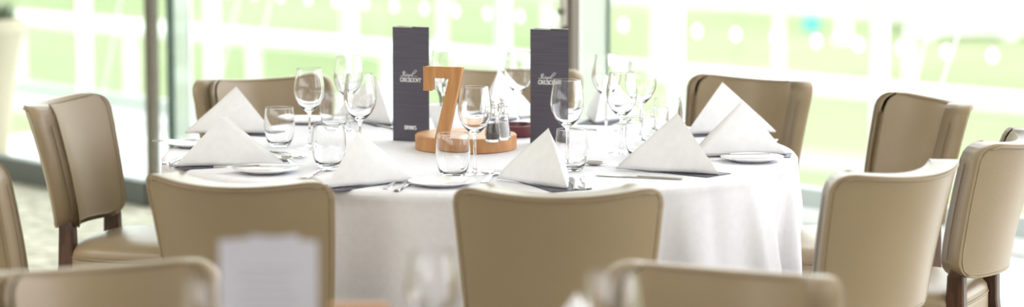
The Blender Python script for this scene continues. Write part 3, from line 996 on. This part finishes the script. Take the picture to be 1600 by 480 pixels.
# ------------------------------------------------------------------ cutlery (lies along +x, handle at -x)
def flat_strip(bm, st, thick=0.0022, z0=0.0):
    """st: (x, half width, z) stations"""
    rg = []
    for x, w, z in st:
        rg.append([bm.verts.new(v_) for v_ in ((x, -w, z0 + z), (x, w, z0 + z), (x, w * .8, z0 + z + thick), (x, -w * .8, z0 + z + thick))])
    for a, b_ in zip(rg[:-1], rg[1:]):
        for i in range(4): bm.faces.new((a[i], a[(i + 1) % 4], b_[(i + 1) % 4], b_[i]))
    bm.faces.new(rg[0]); bm.faces.new(rg[-1])


def make_knife(k=1.0):
    root = thing('table_knife')
    bm = bmesh.new(); flat_strip(bm, [(-.115, .006, .0), (-.11, .0085, .0), (-.06, .0065, .0008), (-.01, .005, .001), (.0, .006, .0008)], 0.0042)
    obj('handle', bm, M['steel'], root, True, 40)
    bm = bmesh.new(); flat_strip(bm, [(0.0, .0055, .001), (.02, .008, .001), (.07, .0095, .001), (.095, .008, .001), (.11, .002, .001)], 0.0015)
    obj('blade', bm, M['steel'], root, True, 40)
    return root


def make_fork():
    root = thing('table_fork')
    bm = bmesh.new(); flat_strip(bm, [(-.1, .005, .0), (-.095, .009, .0), (-.05, .006, .002), (.0, .0032, .006), (.03, .004, .006), (.038, .011, .004), (.052, .0125, .001), (.056, .0125, .001)], 0.0022)
    obj('handle', bm, M['steel'], root, True, 40)
    for q in range(4):
        bm = bmesh.new(); yy = -0.0105 + q * 0.007
        tube(bm, [(.054, yy, .0022), (.075, yy, .0016), (.098, yy, .006)], [.0019, .0016, .0007], 6)
        obj('tine', bm, M['steel'], root, True)
    return root


def make_spoon():
    root = thing('dessert_spoon')
    bm = bmesh.new(); flat_strip(bm, [(-.09, .005, .0), (-.085, .0085, .0), (-.04, .0055, .002), (.01, .003, .006), (.032, .004, .006)], 0.0022)
    obj('handle', bm, M['steel'], root, True, 40)
    bm = bmesh.new()
    n = 24
    layers = [(1.0, .0085), (0.95, .0095), (0.8, .0055), (0.55, .0026), (0.25, .0012)]
    rgs = [[bm.verts.new((.058 + math.cos(2 * PI * i / n) * .030 * s, math.sin(2 * PI * i / n) * .0195 * s, z)) for i in range(n)] for s, z in [(0.25, 0), (0.55, .0012), (0.8, .004), (1.0, .0085)] + layers[1:]]
    for a, b_ in zip(rgs[:-1], rgs[1:]):
        for i in range(n): bm.faces.new((a[i], a[(i + 1) % n], b_[(i + 1) % n], b_[i]))
    bm.faces.new(rgs[0]); bm.faces.new(rgs[-1])
    obj('bowl', bm, M['steel'], root, True, 50)
    return root


PROT = {'knife': make_knife(), 'fork': make_fork(), 'spoon': make_spoon()}
used = set()
def cutlery(kind, u0, v0, u1, v1, lab, lift=0.0, tilt=0.0):
    a = at(u0, v0); b_ = at(u1, v1); d = b_ - a
    o = PROT[kind] if kind not in used else copy_tree(PROT[kind]); used.add(kind)
    mid = (a + b_) / 2
    o.location = (mid.x, mid.y, TOP + 0.0004 + lift); o.rotation_euler = (0, tilt, math.atan2(d.y, d.x))
    tag(o, lab, kind, 'steel table cutlery')


CUT = [
    ('fork', 594, 302, 640, 274, 'steel fork beside the front left napkin, nearer to the napkin'),
    ('knife', 612, 304, 658, 276, 'steel knife beside the front side plate, outer of the pair'),
    ('fork', 752, 288, 784, 268, 'steel fork behind the front chair, right of the front tumbler'),
    ('knife', 902, 302, 890, 274, 'steel knife right of the curled napkin, nearer to it'),
    ('knife', 922, 300, 910, 274, 'steel knife right of the curled napkin, outer of the pair'),
    ('spoon', 992, 264, 924, 258, 'steel spoon lying by the right cluster of glasses'),
    ('knife', 1040, 280, 952, 276, 'steel knife in front of the broad right napkin'),
    ('knife', 350, 271, 460, 268, 'steel knife lying across the left side plate'),
    ('fork', 470, 280, 530, 262, 'steel fork beside the tumbler near the napkin between the front chairs'),
    ('fork', 420, 236, 478, 250, 'steel fork beside the lone left tumbler'),
    ('spoon', 470, 268, 435, 244, 'steel spoon beside the left napkin'),
    ('knife', 264, 229, 346, 227, 'steel knife lying across the far left side plate'),
    ('knife', 1090, 252, 1190, 250, 'steel knife lying across the right rim side plate'),
    ('knife', 850, 199, 905, 202, 'steel knife at the far side right of the menu'),
    ('fork', 985, 196, 1020, 200, 'steel fork at the far side behind the right cluster of glasses'),
    ('fork', 730, 205, 752, 197, 'steel fork at the far side beside the far napkin'),
    ('knife', 626, 205, 600, 198, 'steel knife at the far side beside the drinks menu'),
    ('knife', 262, 256, 300, 243, 'steel knife at the left rim behind the left napkin'),
    ('knife', 1186, 229, 1205, 222, 'steel knife at the right rim behind the rim napkin'),
]
for (k, u0, v0, u1, v1, lab) in CUT:
    lift = 0.0140 if 'lying across' in lab else 0.0
    cutlery(k, u0, v0, u1, v1, lab, lift)

# ------------------------------------------------------------------ near table: blurred things
def near(u, D): return Vector(((u - 800) / F_PX * D, D, TOP))


bm = bmesh.new()
wv, hv = 0.140, 0.285
box(bm, (0, 0, hv / 2), (wv, 0.0016, hv))
root = thing('white_menu', near(414, 4.0), math.radians(-4))
root.location.z = TOP
obj('front_leaf', bm, M['lavender'], root)
for sgn in (1, -1):
    bm = bmesh.new(); box(bm, (-sgn * 0.06, 0, hv / 2), (0.12, 0.0016, hv))
    lf = obj('back_leaf', bm, M['lavender'], root); lf.location = (sgn * (wv / 2 + 0.001), 0.002, 0); lf.rotation_euler = (0, 0, -sgn * math.radians(28))
bm = bmesh.new()
for k in range(17):
    ribbon(bm, [(-0.045 + 0.004 * (k % 3), 0.045 + 0.0125 * k), (0.045 - 0.005 * (k % 4), 0.045 + 0.0125 * k)], 0.0035, -0.0013)
o = obj('text_lines', bm, M['faint'], root)
tag(root, 'blurred white menu card standing on the near table', 'menu')
for (u, D, s, lab) in ((674, 4.34, 1.0, 'blurred wine glass on the near table, left of the middle chair'),
                       (958, 4.08, 1.05, 'blurred wine glass on the near table before the bottom edge chair'),
                       (320, 4.08, 1.0, 'blurred wine glass at the lower left, beside the white card')):
    o = copy_tree(NW); o.location = near(u, D); o.scale = (s, s, s)
    tag(o, lab, 'wine glass', 'wine glasses on the near table')
n = make_napkin(3.3, .085, .23, .16, 0.004)
n.location = (0.100, 4.28, TOP + 0.002); n.rotation_euler = (0, 0, PI + 0.15)
tag(n, 'blurred white napkin tip at the bottom edge, on the near table', 'napkin', 'folded white napkins')
# wooden table number on the near table, only its top shows
root = thing('table_number', near(558, 3.98)); root.rotation_euler = (0, 0, 0.1)
bm = bmesh.new(); lathe(bm, [(0, 0), (0.053, 0), (0.055, 0.003), (0.055, 0.027), (0.053, 0.03), (0, 0.03)], 64)
obj('disc_base', bm, M['oak'], root, True, 40)
bm = bmesh.new(); box(bm, (0, 0, 0.113), (0.085, 0.03, 0.166)); bevel_all(bm, 0.003, 2)
obj('upright_block', bm, M['oak_top'], root)
tag(root, 'blurred wooden block of the near table number, only its top edge showing at the bottom', 'table number')
